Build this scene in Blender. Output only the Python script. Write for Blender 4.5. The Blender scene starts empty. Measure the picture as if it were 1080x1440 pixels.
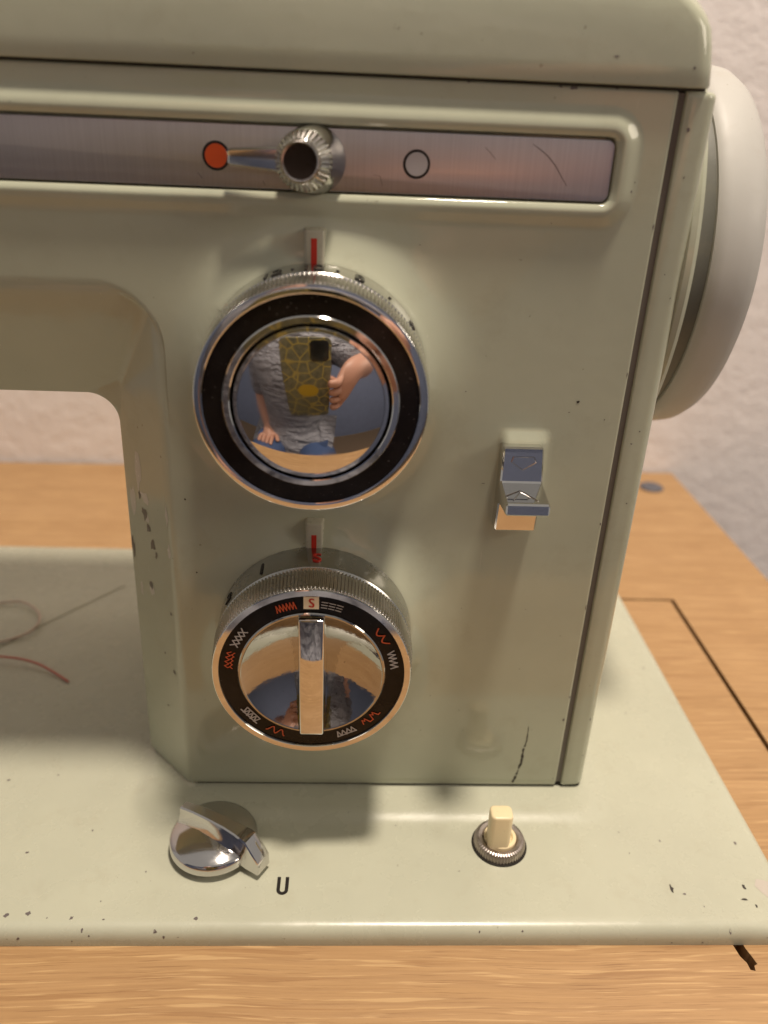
import bpy, bmesh, math, random
from mathutils import Vector, Matrix
from mathutils.geometry import tessellate_polygon

# ------------------------------------------------------------------ camera
S = bpy.context.scene
COL = S.collection
random.seed(7)
K = 0.001                                        # the model is written in millimetres
cd = bpy.data.cameras.new('camera'); cam = bpy.data.objects.new('camera', cd); COL.objects.link(cam)
S.camera = cam
S.render.resolution_x = 768; S.render.resolution_y = 1024
cd.sensor_fit = 'VERTICAL'; cd.sensor_height = 36.0
cd.lens = 36.0 * 1105 / 1440
cd.clip_start = 0.003; cd.clip_end = 50
RX = Vector((0.99880821, -0.02928969, 0.03904199))
RY = Vector((0.02233756, -0.43690459, -0.89923046))     # down in the picture
RZ = Vector((0.04339581, 0.89903086, -0.43572963))      # forward
CP = Vector((0, 0, 0.165))
cam.matrix_world = Matrix(((RX.x, -RY.x, -RZ.x, CP.x), (RX.y, -RY.y, -RZ.y, CP.y), (RX.z, -RY.z, -RZ.z, CP.z), (0, 0, 0, 1)))
cd.dof.use_dof = True; cd.dof.focus_distance = 0.178; cd.dof.aperture_fstop = 11.0

# ------------------------------------------------------------------ light
W = bpy.data.worlds.new('World'); S.world = W; W.use_nodes = True
bg = W.node_tree.nodes['Background']
bg.inputs[0].default_value = (1.0, 0.93, 0.84, 1); bg.inputs[1].default_value = 0.35
def area(name, loc, target, size, power, col):
    l = bpy.data.lights.new(name, 'AREA'); l.shape = 'DISK'; l.size = size; l.energy = power; l.color = col
    o = bpy.data.objects.new(name, l); COL.objects.link(o); o.location = loc
    o.rotation_euler = (Vector(target) - Vector(loc)).to_track_quat('-Z', 'Y').to_euler()
    return o
area('ceiling_lamp', (0.17, 0.045, 1.35), (0.0, 0.16, 0.05), 0.15, 19.2, (1.0, 0.87, 0.73))
area('side_lamp', (1.25, -0.30, 0.75), (0.0, 0.16, 0.08), 0.55, 4.8, (1.0, 0.87, 0.70))

S.view_settings.view_transform = 'Standard'; S.view_settings.look = 'None'
S.view_settings.exposure = 0.0; S.view_settings.gamma = 1.0; S.view_settings.use_curve_mapping = False
S.render.engine = 'CYCLES'
S.cycles.max_bounces = 10; S.cycles.glossy_bounces = 6

# ------------------------------------------------------------------ materials
MATS = {}
def new_mat(name):
    m = bpy.data.materials.new(name); m.use_nodes = True; MATS[name] = m
    nt = m.node_tree; return m, nt, nt.nodes['Principled BSDF'], nt.nodes.new, nt.links.new
def coords(nt, scale=(1, 1, 1), rot=(0, 0, 0)):
    g = nt.nodes.new('ShaderNodeNewGeometry'); mp = nt.nodes.new('ShaderNodeMapping')
    mp.inputs['Scale'].default_value = scale; mp.inputs['Rotation'].default_value = rot
    nt.links.new(g.outputs['Position'], mp.inputs['Vector']); return mp.outputs[0]
def noise(nt, vec, scale, detail=3, rough=0.5):
    n = nt.nodes.new('ShaderNodeTexNoise'); n.inputs['Scale'].default_value = scale
    n.inputs['Detail'].default_value = detail; n.inputs['Roughness'].default_value = rough
    nt.links.new(vec, n.inputs['Vector']); return n.outputs['Fac']
def ramp(nt, fac, stops):
    r = nt.nodes.new('ShaderNodeValToRGB'); e = r.color_ramp.elements
    while len(e) < len(stops): e.new(0.5)
    for k, (p, c) in enumerate(stops):
        e[k].position = p; e[k].color = (c, c, c, 1) if isinstance(c, (int, float)) else (*c, 1)
    nt.links.new(fac, r.inputs[0]); return r.outputs[0]
def mix(nt, fac, a, b, mode='MIX'):
    n = nt.nodes.new('ShaderNodeMix'); n.data_type = 'RGBA'; n.blend_type = mode
    for sock, v in ((0, fac), (6, a), (7, b)):
        if isinstance(v, (int, float)): n.inputs[sock].default_value = v
        elif isinstance(v, tuple): n.inputs[sock].default_value = (*v, 1)
        else: nt.links.new(v, n.inputs[sock])
    return n.outputs[2]
def bump(nt, h, strength, dist):
    b = nt.nodes.new('ShaderNodeBump'); b.inputs['Strength'].default_value = strength; b.inputs['Distance'].default_value = dist
    nt.links.new(h, b.inputs['Height']); return b.outputs[0]
def simple(name, col, rough=0.5, metal=0.0, spec=0.5):
    m, nt, p, N, L = new_mat(name)
    p.inputs['Base Color'].default_value = (*col, 1); p.inputs['Roughness'].default_value = rough
    p.inputs['Metallic'].default_value = metal; p.inputs['Specular IOR Level'].default_value = spec
    v = coords(nt); n = noise(nt, v, 900, 3, 0.6)                     # fine handling marks
    L(ramp(nt, n, [(0.35, rough * 0.85), (0.7, min(1, rough * 1.2 + 0.02))]), p.inputs['Roughness'])
    return m
def paint(name, col, rough=0.2, specks=True):
    m, nt, p, N, L = new_mat(name)
    v = coords(nt)
    big = noise(nt, v, 28, 4, 0.55)
    c = mix(nt, ramp(nt, big, [(0.3, 0.0), (0.7, 1.0)]), tuple(x * 0.94 for x in col), tuple(min(1, x * 1.05) for x in col))
    gr = noise(nt, v, 95, 5, 0.7)
    c = mix(nt, ramp(nt, gr, [(0.56, 0.0), (0.74, 0.16)]), c, (0.30, 0.25, 0.16))
    if specks:                                                        # grime freckles and hairline scratches of an old enamel
        sp = noise(nt, v, 620, 2, 0.4)
        c = mix(nt, ramp(nt, sp, [(0.755, 0.0), (0.80, 0.5)]), c, (0.20, 0.17, 0.12))
        sv = coords(nt, (1, 1, 0.08), (0.3, 0.5, 0.2))
        sc = noise(nt, sv, 1500, 1, 0.4)
        c = mix(nt, ramp(nt, sc, [(0.80, 0.0), (0.84, 0.35)]), c, (0.75, 0.70, 0.60))
    L(c, p.inputs['Base Color'])
    rn = noise(nt, v, 60, 5, 0.65)
    L(ramp(nt, rn, [(0.3, rough * 0.75), (0.75, rough * 1.5)]), p.inputs['Roughness'])
    p.inputs['IOR'].default_value = 1.52
    orange = noise(nt, v, 260, 2, 0.5)
    L(bump(nt, orange, 0.07, 0.0006), p.inputs['Normal'])
    return m
PAINT = paint('sage_enamel', (0.470, 0.484, 0.366), 0.085)
PAINT_BED = paint('sage_enamel_bed', (0.485, 0.489, 0.383), 0.25)
WHEEL = paint('grey_plastic', (0.47, 0.46, 0.43), 0.5, True)
CAVITY = paint('shaded_cavity', (0.13, 0.13, 0.105), 0.4, False)  # shade of the wheel's back cavity, put into the colour

def chrome(name, col=(0.78, 0.77, 0.76), rough=0.05, pits=0.3, wave=0.0):
    m, nt, p, N, L = new_mat(name)
    v = coords(nt)
    n = noise(nt, v, 140, 5, 0.65)
    L(ramp(nt, n, [(0.35, rough * 0.7), (0.72, rough * 2.2 + 0.02)]), p.inputs['Roughness'])
    s = noise(nt, v, 1100, 2, 0.4)
    L(mix(nt, ramp(nt, s, [(0.73, 0.0), (0.80, pits)]), col, (0.10, 0.08, 0.06)), p.inputs['Base Color'])
    p.inputs['Metallic'].default_value = 1.0
    w = noise(nt, v, 55, 2, 0.5)
    w2 = noise(nt, v, 380, 3, 0.6)
    b1 = nt.nodes.new('ShaderNodeBump'); b1.inputs['Strength'].default_value = wave; b1.inputs['Distance'].default_value = 0.0003; L(w2, b1.inputs['Height'])
    b2 = nt.nodes.new('ShaderNodeBump'); b2.inputs['Strength'].default_value = 0.06; b2.inputs['Distance'].default_value = 0.0008; L(w, b2.inputs['Height']); L(b1.outputs[0], b2.inputs['Normal'])
    L(b2.outputs[0], p.inputs['Normal'])
    return m
CHROME = chrome('polished_chrome', (0.68, 0.67, 0.66), rough=0.035)
BOWLM = chrome('scratched_chrome', (0.42, 0.405, 0.385), 0.05, 0.6, 0.12)
CHROME_WORN = chrome('worn_chrome', (0.52, 0.50, 0.48), 0.12, 0.6)
CHROME_KNOB = chrome('knob_chrome', (0.63, 0.61, 0.60), 0.07, 0.5)
CHROME_DARK = chrome('dull_chrome', (0.44, 0.43, 0.41), 0.17, 0.3)
KNURL = chrome('knurled_chrome', (0.68, 0.66, 0.63), 0.16, 0.2)
NUT = chrome('oxidised_nut', (0.42, 0.37, 0.34), 0.34, 0.6)

m, nt, p, N, L = new_mat('brushed_aluminium')
v = coords(nt, (1, 1, 0.012)); br = noise(nt, v, 2600, 3, 0.6)
vh = coords(nt, (0.02, 1, 1)); bh = noise(nt, vh, 500, 2, 0.5)
L(mix(nt, ramp(nt, br, [(0.3, 0.0), (0.7, 1.0)]), (0.57, 0.54, 0.525), (0.63, 0.60, 0.585)), p.inputs['Base Color'])
L(ramp(nt, bh, [(0.3, 0.30), (0.7, 0.42)]), p.inputs['Roughness'])
p.inputs['Metallic'].default_value = 1.0
p.inputs['Anisotropic'].default_value = 0.5
L(bump(nt, br, 0.12, 0.00004), p.inputs['Normal'])
BRUSHED = m

BLACK = simple('black_gloss', (0.009, 0.006, 0.005), 0.16, 0, 0.22)
_nt = BLACK.node_tree; _p = _nt.nodes['Principled BSDF']; _v = coords(_nt)       # dust and wipe marks on the dial bands
_d = mix(_nt, ramp(_nt, noise(_nt, _v, 1700, 2, 0.4), [(0.70, 0.0), (0.78, 0.5)]), (0.010, 0.007, 0.0055), (0.16, 0.14, 0.12))
_nt.links.new(mix(_nt, ramp(_nt, noise(_nt, _v, 90, 5, 0.7), [(0.45, 0.0), (0.8, 0.25)]), _d, (0.06, 0.05, 0.042)), _p.inputs['Base Color'])
BLACK_CAP = simple('black_cap', (0.022, 0.014, 0.011), 0.32, 0, 0.3)
GAP = simple('dark_gap', (0.02, 0.017, 0.014), 0.8, 0, 0.2)
GASKET = simple('gasket', (0.19, 0.17, 0.145), 0.6, 0, 0.4)
GASKET2 = simple('lid_gasket', (0.10, 0.09, 0.075), 0.7, 0, 0.3)
RED = simple('red_paint', (0.52, 0.025, 0.012), 0.4)
ORANGE = simple('orange_paint', (0.58, 0.085, 0.025), 0.4)
DOTRED = simple('red_enamel', (0.72, 0.095, 0.018), 0.35)
DOTGREY = simple('grey_enamel', (0.50, 0.46, 0.46), 0.35)
WHITEP = simple('white_print', (0.46, 0.44, 0.43), 0.45)
BLACKP = simple('black_print', (0.012, 0.009, 0.008), 0.4)
CREAM = simple('cream_plastic', (0.80, 0.67, 0.42), 0.32)
TILE = simple('cream_tile', (0.86, 0.72, 0.50), 0.4)
ENGR = simple('engraved_figure', (0.075, 0.07, 0.065), 0.3, 0.7)
MARKP = simple('index_block', (0.46, 0.44, 0.34), 0.3)
CHIP = simple('bare_metal_chip', (0.17, 0.145, 0.14), 0.45, 0.3)
NICK = simple('nick', (0.17, 0.15, 0.12), 0.4)
CHIPD = simple('dark_chip', (0.035, 0.028, 0.022), 0.6)
SCUFF = simple('worn_patch', (0.49, 0.445, 0.385), 0.5)
CHEEK_REFL = simple('pale_reflection', (0.565, 0.545, 0.475), 0.22)  # tone of the reflection painted on the pillar cheek
PINK = simple('pink_thread', (0.62, 0.17, 0.13), 0.7)
PALEPINK = simple('pale_pink_thread', (0.62, 0.49, 0.40), 0.7)
SHADOWT = simple('shadow_line', (0.42, 0.40, 0.30), 0.8)  # dull tone of the modelled shadow line
CAPG = simple('grey_cap', (0.10, 0.10, 0.12), 0.5)
SKIN = simple('skin', (0.55, 0.29, 0.20), 0.5)
JEANS = simple('denim', (0.05, 0.085, 0.19), 0.85)
HAIR = simple('hair', (0.04, 0.025, 0.015), 0.6)
PHONEB = simple('phone_black', (0.01, 0.01, 0.011), 0.2)
STOOLW = simple('stool_wood', (0.25, 0.15, 0.07), 0.5)
YELLOW = simple('yellow_plastic', (0.55, 0.38, 0.03), 0.4)

# shirt: grey knit with soft folds
m, nt, p, N, L = new_mat('grey_knit')
v = coords(nt, (1, 1, 2.4)); f1 = noise(nt, v, 14, 3, 0.6)
p.inputs['Base Color'].default_value = (0.30, 0.30, 0.33, 1); p.inputs['Roughness'].default_value = 0.9
L(bump(nt, f1, 1.0, 0.05), p.inputs['Normal'])
SHIRT = m
# phone case: olive with pale yellow veins
m, nt, p, N, L = new_mat('patterned_case')
v = coords(nt)
vo = nt.nodes.new('ShaderNodeTexVoronoi'); vo.feature = 'DISTANCE_TO_EDGE'; vo.inputs['Scale'].default_value = 48
L(v, vo.inputs['Vector'])
n = noise(nt, v, 130, 3, 0.6)
c = mix(nt, ramp(nt, n, [(0.35, 0.0), (0.65, 1.0)]), (0.13, 0.13, 0.085), (0.24, 0.23, 0.13))
L(mix(nt, ramp(nt, vo.outputs['Distance'], [(0.02, 1.0), (0.07, 0.0)]), c, (0.50, 0.40, 0.10)), p.inputs['Base Color'])
p.inputs['Roughness'].default_value = 0.4
CASE = m

# oak veneer, grain along X
m, nt, p, N, L = new_mat('oak_veneer')
wv = coords(nt)
wn = noise(nt, wv, 9, 2, 0.5)
warp = nt.nodes.new('ShaderNodeVectorMath'); warp.operation = 'MULTIPLY_ADD'
cmb = nt.nodes.new('ShaderNodeCombineXYZ'); L(wn, cmb.inputs[1])
L(cmb.outputs[0], warp.inputs[0]); warp.inputs[1].default_value = (0, 0.012, 0); L(wv, warp.inputs[2])
def stretch(sx, sy):
    mp = nt.nodes.new('ShaderNodeMapping'); mp.inputs['Scale'].default_value = (sx, sy, 1)
    L(warp.outputs[0], mp.inputs['Vector']); return mp.outputs[0]
band = noise(nt, stretch(1.2, 30), 3.0, 4, 0.6)
fine = noise(nt, stretch(16, 900), 1.0, 5, 0.7)
pore = noise(nt, stretch(60, 2300), 1.0, 3, 0.6)
fleck = noise(nt, stretch(44, 1150), 1.0, 3, 0.5)
dark = noise(nt, stretch(22, 640), 1.0, 3, 0.5)
c = mix(nt, ramp(nt, band, [(0.3, 0.0), (0.7, 1.0)]), (0.41, 0.24, 0.103), (0.51, 0.315, 0.15))
c = mix(nt, ramp(nt, fine, [(0.32, 0.0), (0.70, 0.75)]), c, (0.31, 0.17, 0.07))
c = mix(nt, ramp(nt, dark, [(0.585, 0.0), (0.65, 0.5)]), c, (0.29, 0.15, 0.06))
c = mix(nt, ramp(nt, pore, [(0.57, 0.0), (0.66, 0.6)]), c, (0.23, 0.12, 0.05))
c = mix(nt, ramp(nt, fleck, [(0.575, 0.0), (0.645, 0.45)]), c, (0.66, 0.44, 0.215))
L(c, p.inputs['Base Color'])
L(ramp(nt, fine, [(0.3, 0.36), (0.7, 0.5)]), p.inputs['Roughness'])
L(bump(nt, fine, 0.25, 0.0002), p.inputs['Normal'])
OAK = m

# rough plaster wall
def plaster(name, col, amp):
    m, nt, p, N, L = new_mat(name)
    v = coords(nt)
    a = noise(nt, v, 75, 5, 0.62); b = noise(nt, v, 14, 3, 0.5)
    L(mix(nt, ramp(nt, b, [(0.3, 0.0), (0.7, 1.0)]), tuple(x * 0.95 for x in col), tuple(x * 1.04 for x in col)), p.inputs['Base Color'])
    p.inputs['Roughness'].default_value = 0.9
    L(bump(nt, a, 0.9, amp), p.inputs['Normal'])
    return m
WALLM = plaster('wall_plaster', (0.90, 0.84, 0.815), 0.0013)
BLUEW = plaster('blue_wall', (0.17, 0.20, 0.30), 0.002)
FLOORM = simple('floor_boards', (0.16, 0.11, 0.07), 0.5)

# ------------------------------------------------------------------ mesh helpers (millimetres in, metres out)
WLOC = {}
def link(name, me, parent=None, mat=None):
    o = bpy.data.objects.new(name, me); COL.objects.link(o)
    if mat: me.materials.append(mat)
    WLOC[o.name] = Vector((0, 0, 0))
    if parent:
        o.parent = parent; o.matrix_parent_inverse = Matrix.Translation(-WLOC[parent.name])
    return o
def build(name, verts, faces, mat, parent=None, angle=35, recalc=True, doubles=False):
    bm = bmesh.new()
    vs = [bm.verts.new((x * K, y * K, z * K)) for x, y, z in verts]
    for f in faces:
        try: bm.faces.new([vs[i] for i in f])
        except ValueError: pass
    if doubles: bmesh.ops.remove_doubles(bm, verts=bm.verts, dist=1e-7)
    if recalc: bmesh.ops.recalc_face_normals(bm, faces=bm.faces)
    me = bpy.data.meshes.new(name); bm.to_mesh(me); bm.free()
    if angle:
        me.polygons.foreach_set('use_smooth', [True] * len(me.polygons))
        me.set_sharp_from_angle(angle=math.radians(angle))
    return link(name, me, parent, mat)
class MB:
    def __init__(s): s.v = []; s.f = []
    def add(s, v, f):
        n = len(s.v); s.v += v; s.f += [tuple(i + n for i in q) for q in f]; return s
    def build(s, name, mat, parent=None, angle=35, **k): return build(name, s.v, s.f, mat, parent, angle, **k)
def lathe(prof, n, cx, axis='Y', c=(0, 0, 0), teeth=None, close=False):
    """prof: list of (radius, position along axis). teeth(i) -> radius factor, applied where the third value is 1"""
    v, f = [], []
    for q in prof:
        r, a = q[0], q[1]
        for i in range(n):
            t = 2 * math.pi * i / n
            rr = r + (teeth(i) if teeth and len(q) > 2 else 0)
            x, y = rr * math.cos(t), rr * math.sin(t)
            if axis == 'Y': v.append((c[0] + x, a, c[2] + y))
            elif axis == 'Z': v.append((c[0] + x, c[1] + y, a))
            else: v.append((a, c[1] + x, c[2] + y))
    m = len(prof)
    for j in range(m - 1):
        for i in range(n):
            k = (i + 1) % n
            f.append((j * n + i, j * n + k, (j + 1) * n + k, (j + 1) * n + i))
    return v, f
def lathe_obj(name, prof, mat, parent, n=128, axis='Y', c=(0, 0, 0), teeth=None, angle=35, cap=True):
    v, f = lathe(prof, n, 0, axis, c, teeth)
    if cap and prof[0][0] > 1e-4: f.append(tuple(range(n - 1, -1, -1)))
    if cap and prof[-1][0] > 1e-4: f.append(tuple(range((len(prof) - 1) * n, len(prof) * n)))
    return build(name, v, f, mat, parent, angle, doubles=True)
def bevel_box(name, x0, x1, y0, y1, z0, z1, r, mat, parent=None, seg=3, warp=None):
    bm = bmesh.new()
    g = bmesh.ops.create_cube(bm, size=1)
    for v in bm.verts:
        v.co = Vector((x0 if v.co.x < 0 else x1, y0 if v.co.y < 0 else y1, z0 if v.co.z < 0 else z1))
    if warp:
        for v in bm.verts: v.co = Vector(warp(*v.co))
    if r: bmesh.ops.bevel(bm, geom=bm.edges[:], offset=r, segments=seg, affect='EDGES', profile=0.5)
    for v in bm.verts: v.co *= K
    bmesh.ops.recalc_face_normals(bm, faces=bm.faces)
    me = bpy.data.meshes.new(name); bm.to_mesh(me); bm.free()
    me.polygons.foreach_set('use_smooth', [True] * len(me.polygons)); me.set_sharp_from_angle(angle=math.radians(40))
    return link(name, me, parent, mat)
def plate(name, outer, holes, z0, z1, mat, parent=None, bev=0.0):
    """flat board with holes, plan polygon in mm"""
    loops = [outer] + holes
    tris = tessellate_polygon([[Vector((x, y, 0)) for x, y in l] for l in loops])
    flat = [p for l in loops for p in l]; n = len(flat)
    v = [(x, y, z1) for x, y in flat] + [(x, y, z0) for x, y in flat]
    f = [tuple(t) for t in tris] + [tuple(i + n for i in reversed(t)) for t in tris]
    b = 0
    for l in loops:
        for i in range(len(l)):
            j = (i + 1) % len(l); f.append((b + i, b + j, b + j + n, b + i + n))
        b += len(l)
    return build(name, v, f, mat, parent, 30)
def tube(pts, r, n=8, cap=True, taper=None):
    v, f = [], []
    P = [Vector(p) for p in pts]
    for i, p in enumerate(P):
        d = (P[min(i + 1, len(P) - 1)] - P[max(i - 1, 0)]).normalized()
        a = d.cross(Vector((0, 0, 1)))
        if a.length < 1e-3: a = d.cross(Vector((0, 1, 0)))
        a.normalize(); b = d.cross(a)
        rr = r if not taper else r * taper(i / (len(P) - 1))
        for k in range(n):
            t = 2 * math.pi * k / n
            q = p + a * rr * math.cos(t) + b * rr * math.sin(t); v.append(tuple(q))
    for i in range(len(P) - 1):
        for k in range(n):
            l = (k + 1) % n
            f.append((i * n + k, i * n + l, (i + 1) * n + l, (i + 1) * n + k))
    if cap: f.append(tuple(range(n - 1, -1, -1))); f.append(tuple(range((len(P) - 1) * n, len(P) * n)))
    return v, f
def spline(pts, n=8):
    P = [Vector(p) for p in pts]; out = []
    for i in range(len(P) - 1):
        a, b, c, d = P[max(i - 1, 0)], P[i], P[i + 1], P[min(i + 2, len(P) - 1)]
        for k in range(n):
            t = k / n
            out.append(0.5 * ((2 * b) + (c - a) * t + (2 * a - 5 * b + 4 * c - d) * t * t + (3 * b - a - 3 * c + d) * t ** 3))
    out.append(P[-1]); return out
def empty(name, loc, label, cat):
    o = bpy.data.objects.new(name, None); COL.objects.link(o)
    o.location = Vector(loc) * K; WLOC[o.name] = Vector(loc) * K
    o.empty_display_size = 0.02; tag(o, label, cat); return o
def tag(o, label=None, cat=None, kind=None):
    if label: o['label'] = label
    if cat: o['category'] = cat
    if kind: o['kind'] = kind
    return o
def glyph(text, size):
    cu = bpy.data.curves.new('t', 'FONT'); cu.body = text; cu.size = size; cu.align_x = 'CENTER'; cu.align_y = 'CENTER'
    cu.resolution_u = 6
    o = bpy.data.objects.new('t', cu); COL.objects.link(o)
    dg = bpy.context.evaluated_depsgraph_get(); me = bpy.data.meshes.new_from_object(o.evaluated_get(dg))
    v = [tuple(q.co) for q in me.vertices]; f = [tuple(q.vertices) for q in me.polygons]
    bpy.data.objects.remove(o); bpy.data.curves.remove(cu); bpy.data.meshes.remove(me)
    xs = [q[0] for q in v]; ys = [q[1] for q in v]
    ox, oy = (min(xs) + max(xs)) / 2, (min(ys) + max(ys)) / 2
    return [(x - ox, y - oy) for x, y, z in v], f
def sstep(a, b, x):
    t = max(0.0, min(1.0, (x - a) / (b - a))); return t * t * (3 - 2 * t)
def lerp(a, b, t): return a + (b - a) * t

# ================================================================== the setting
YF = 163.2                                        # plane of the casing's front face
def wy(x): return 403.0 + 0.022 * (x + 150)       # the wall runs a little askew to the machine
wall = build('wall', [(-1500, wy(-1500) + 2.5, -755), (1500, wy(1500) + 2.5, -755), (1500, wy(1500) + 2.5, 1700), (-1500, wy(-1500) + 2.5, 1700),
                      (-1500, wy(-1500) + 80, -755), (1500, wy(1500) + 80, -755), (1500, wy(1500) + 80, 1700), (-1500, wy(-1500) + 80, 1700)],
             [(0, 1, 2, 3), (5, 4, 7, 6), (0, 4, 5, 1), (3, 2, 6, 7), (0, 3, 7, 4), (1, 5, 6, 2)], WALLM, None, 0)
tag(wall, 'pinkish white rough plaster wall behind the machine', kind='structure')
bw = bevel_box('blue_wall', -2200, 2200, -1180, -1100, -755, 1700, 0, BLUEW); tag(bw, 'blue wall mirrored in the chrome', kind='structure')
fl = bevel_box('floor', -2200, 2200, -1100, 400, -800, -756, 0, FLOORM); tag(fl, 'brown floor under the table', kind='structure')

# ------------------------------------------------------------------ table
TZ = -5.0
table = empty('sewing_table', (0, 250, -755), 'orange brown oak veneer table with a cut seam, carrying the machine', 'table')
slot = [(92.6, 121.5), (95.2, 121.5), (95.5, 119.2), (96.0, 117.6), (96.6, 115.3), (95.7, 114.9), (95.4, 113.6), (94.3, 113.9), (94.2, 115.6), (93.3, 117.2)]
FE = 34
plate('table_leaf', [(-420, FE), (131.2, FE), (133.2, 272.4), (-420, 272.4)], [slot], TZ - 19, TZ, OAK, table)
plate('table_surround', [(133.0, FE), (181.6, FE), (183.9, wy(184)), (-420, wy(-420)), (-420, 273.8), (135.0, 273.8)], [], TZ - 19.5, TZ + 0.02, OAK, table)
bevel_box('slot_floor', 90, 99, 110, 123, TZ - 6.5, TZ - 5.5, 0, CHIPD, table)
lathe_obj('screw_cap', [(0, TZ - 0.5), (6.3, TZ - 0.5), (6.3, TZ + 0.8), (5.6, TZ + 1.3), (0, TZ + 1.5)], CAPG, table, 32, 'Z', (164.6, 388.6, 0))
for x, y in ((-410, 45), (150, 45), (-410, 360), (150, 360)):
    bevel_box('leg', x, x + 28, y, y + 28, -755.5, TZ - 19.5, 1.5, OAK, table)

# ================================================================== the sewing machine
mach = empty('sewing_machine', (0, 215, -5), 'pale sage green enamelled sewing machine with chrome dials set in an oak table', 'sewing machine')

# ---- bed: one casting with a rounded edge and a low plinth swelling up to the pillar
def axis_list(stops):
    out = []
    for (a, b, n) in stops: out += [lerp(a, b, i / n) for i in range(n)]
    return out + [stops[-1][1]]
BX1, BY0, BY1 = 110.8, 120.0, 301.0
ed = [0, 0, 0.25, 0.8, 1.6, 2.8]; dr = [4.98, 3.2, 1.9, 0.95, 0.35, 0.0]
xs = [-230, -180] + axis_list([(-140, -70, 14), (-70, 90, 107), (90, BX1 - 4.2, 10)]) + [BX1 - e for e in reversed(ed)]
ys = [BY0 + e for e in ed] + axis_list([(BY0 + 4.2, 146, 14), (146, 182, 48), (182, 290, 22)]) + [BY1 - e for e in reversed(ed)]
nx, ny = len(xs), len(ys)
def edrop(i, n, both=True):
    if i >= n - 6: return dr[n - 1 - i]
    return dr[i] if both and i < 6 else 0.0
def plinth(x, y):
    dx = max(-47 - x, 0, x - 63); dy = max(161 - y, 0, y - 245)
    # the chamfered corner of the pillar
    d = math.hypot(dx, dy)
    return 1.15 * (1 - sstep(5.6, 10.6, d))
bv, bf = [], []
for j in range(ny):
    for i in range(nx):
        x, y = xs[i], ys[j]
        z = -max(edrop(i, nx, False), edrop(j, ny)) + plinth(x, y)
        for cy, sg in ((BY0 + 5, -1), (BY1 - 5, 1)):                  # round the plan corners
            cx = BX1 - 5; dx, dy = x - cx, (y - cy) * sg
            if dx > 0 and dy > 0:
                mx = max(dx, dy); h = math.hypot(dx, dy); x, y = cx + dx / h * mx, cy + sg * dy / h * mx
        bv.append((x, y, z))
for j in range(ny - 1):
    for i in range(nx - 1):
        a = j * nx + i; bf.append((a, a + 1, a + nx + 1, a + nx))
bed = build('bed', bv, bf, PAINT_BED, mach, 50)

# ---- casing: arm and pillar front as one sculpted shell
DU = (-7.7, 118.1); DL = (-7.7, 55.0)             # dial axes (x, z)
BARX, BARZ0, BARZ1 = 49.2, 153.75, 165.7
def sdf_bar(x, z):
    r = 1.8; cx = BARX - r; c = (BARZ0 + BARZ1) / 2; hh = (BARZ1 - BARZ0) / 2 - r
    dx = max(x - cx, 0); dz = max(abs(z - c) - hh, 0)
    inside = max(x - cx, abs(z - c) - hh)
    return math.hypot(dx, dz) - r if (dx > 0 or dz > 0) else min(inside, 0) - r
def hf(x, z):
    h = 0.0
    for cx, cz in (DU, DL):
        r = math.hypot(x - cx, z - cz)
        if r < 37:
            t = max(0.0, min(1.0, (r - 23.0) / 13.5))
            h = max(h, 3.6 * (1 - t) ** 2.6 if t < 1 else 0)
    # lip added around the reverse lever, shaped to catch light like its reflected glow
    dx = max(34.6 - x, 0, x - 42.2); dz = max(88.5 - z, 0, z - 104.7)
    d = math.hypot(dx, dz)
    h = max(h, 1.25 * (1 - sstep(0.0, 1.9, d)))
    if z > 146:
        d = sdf_bar(x, z)
        if d < -0.30: b = -1.2
        elif d < 0.12: b = lerp(-1.2, 0.75, sstep(-0.30, 0.12, d))
        elif d < 1.3: b = 0.75 + 0.60 * math.sin((d - 0.12) / 1.18 * math.pi / 2)
        else: b = 1.35 * (1 - sstep(1.3, 5.2, d))
        h = b if d < 0.12 else max(h, b)
    return h
XR, ZT, ZB = 59.4, 173.9, 1.9
def curve(v, NA=26, NC=22, NP=96):
    zv = lerp(136.6, 108.0, v)
    top = lerp(-39.2, -54.6, v); bot = lerp(-41.0, -56.2, v)
    if v < 0.22: r = lerp(14.0, 2.2, sstep(0, 0.22, v))
    elif v < 0.86: r = lerp(2.2, 1.6, (v - 0.22) / 0.64)
    else: r = lerp(1.6, 7.0, sstep(0.86, 1.0, v))
    pts = []
    for i in range(NA): pts.append((lerp(-170, top - r, i / NA), zv))
    for i in range(NC):
        t = math.pi / 2 * i / NC
        pts.append((top - r + r * math.sin(t), zv - r + r * math.cos(t)))
    for i in range(NP + 1):
        u = i / NP; pts.append((lerp(top, bot, u), lerp(zv - r, ZB, u)))
    return pts
NA, NC, NP = 26, 22, 96
c0 = curve(0)
mb = MB()
left = c0[NA:]                                     # left border of the pillar front, from the arm down
us = []
def unodes():
    # x nodes as fractions at the widest row, denser toward the dials and the right end of the trim bar
    a = axis_list([(0, 0.16, 10), (0.16, 0.78, 90), (0.78, 0.90, 14), (0.90, 0.985, 44), (0.985, 1.0, 6)]); return a
us = unodes(); nu = len(us)
xl0 = left[0][0]
rows = []
def right_round(x):                                # soft right edge turning into the seam
    d = XR - x
    return 0.7 * (1 - math.sqrt(max(0, 1 - (max(0, 0.7 - d) / 0.7) ** 2))) if d < 0.7 else 0
def fy(x, z):
    return YF - hf(x, z) + right_round(x) + (0.5 * (1 - math.sqrt(max(0, 1 - (max(0, 0.5 - (ZT - z)) / 0.5) ** 2))) if z > ZT - 0.5 else 0) \
        + (0.4 * (1 - math.sqrt(max(0, 1 - (max(0, 0.4 - (z - ZB)) / 0.4) ** 2))) if z < ZB + 0.4 else 0)
for (xl, z) in left:
    rows.append([(lerp(xl, XR, u), z) for u in us])
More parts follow.
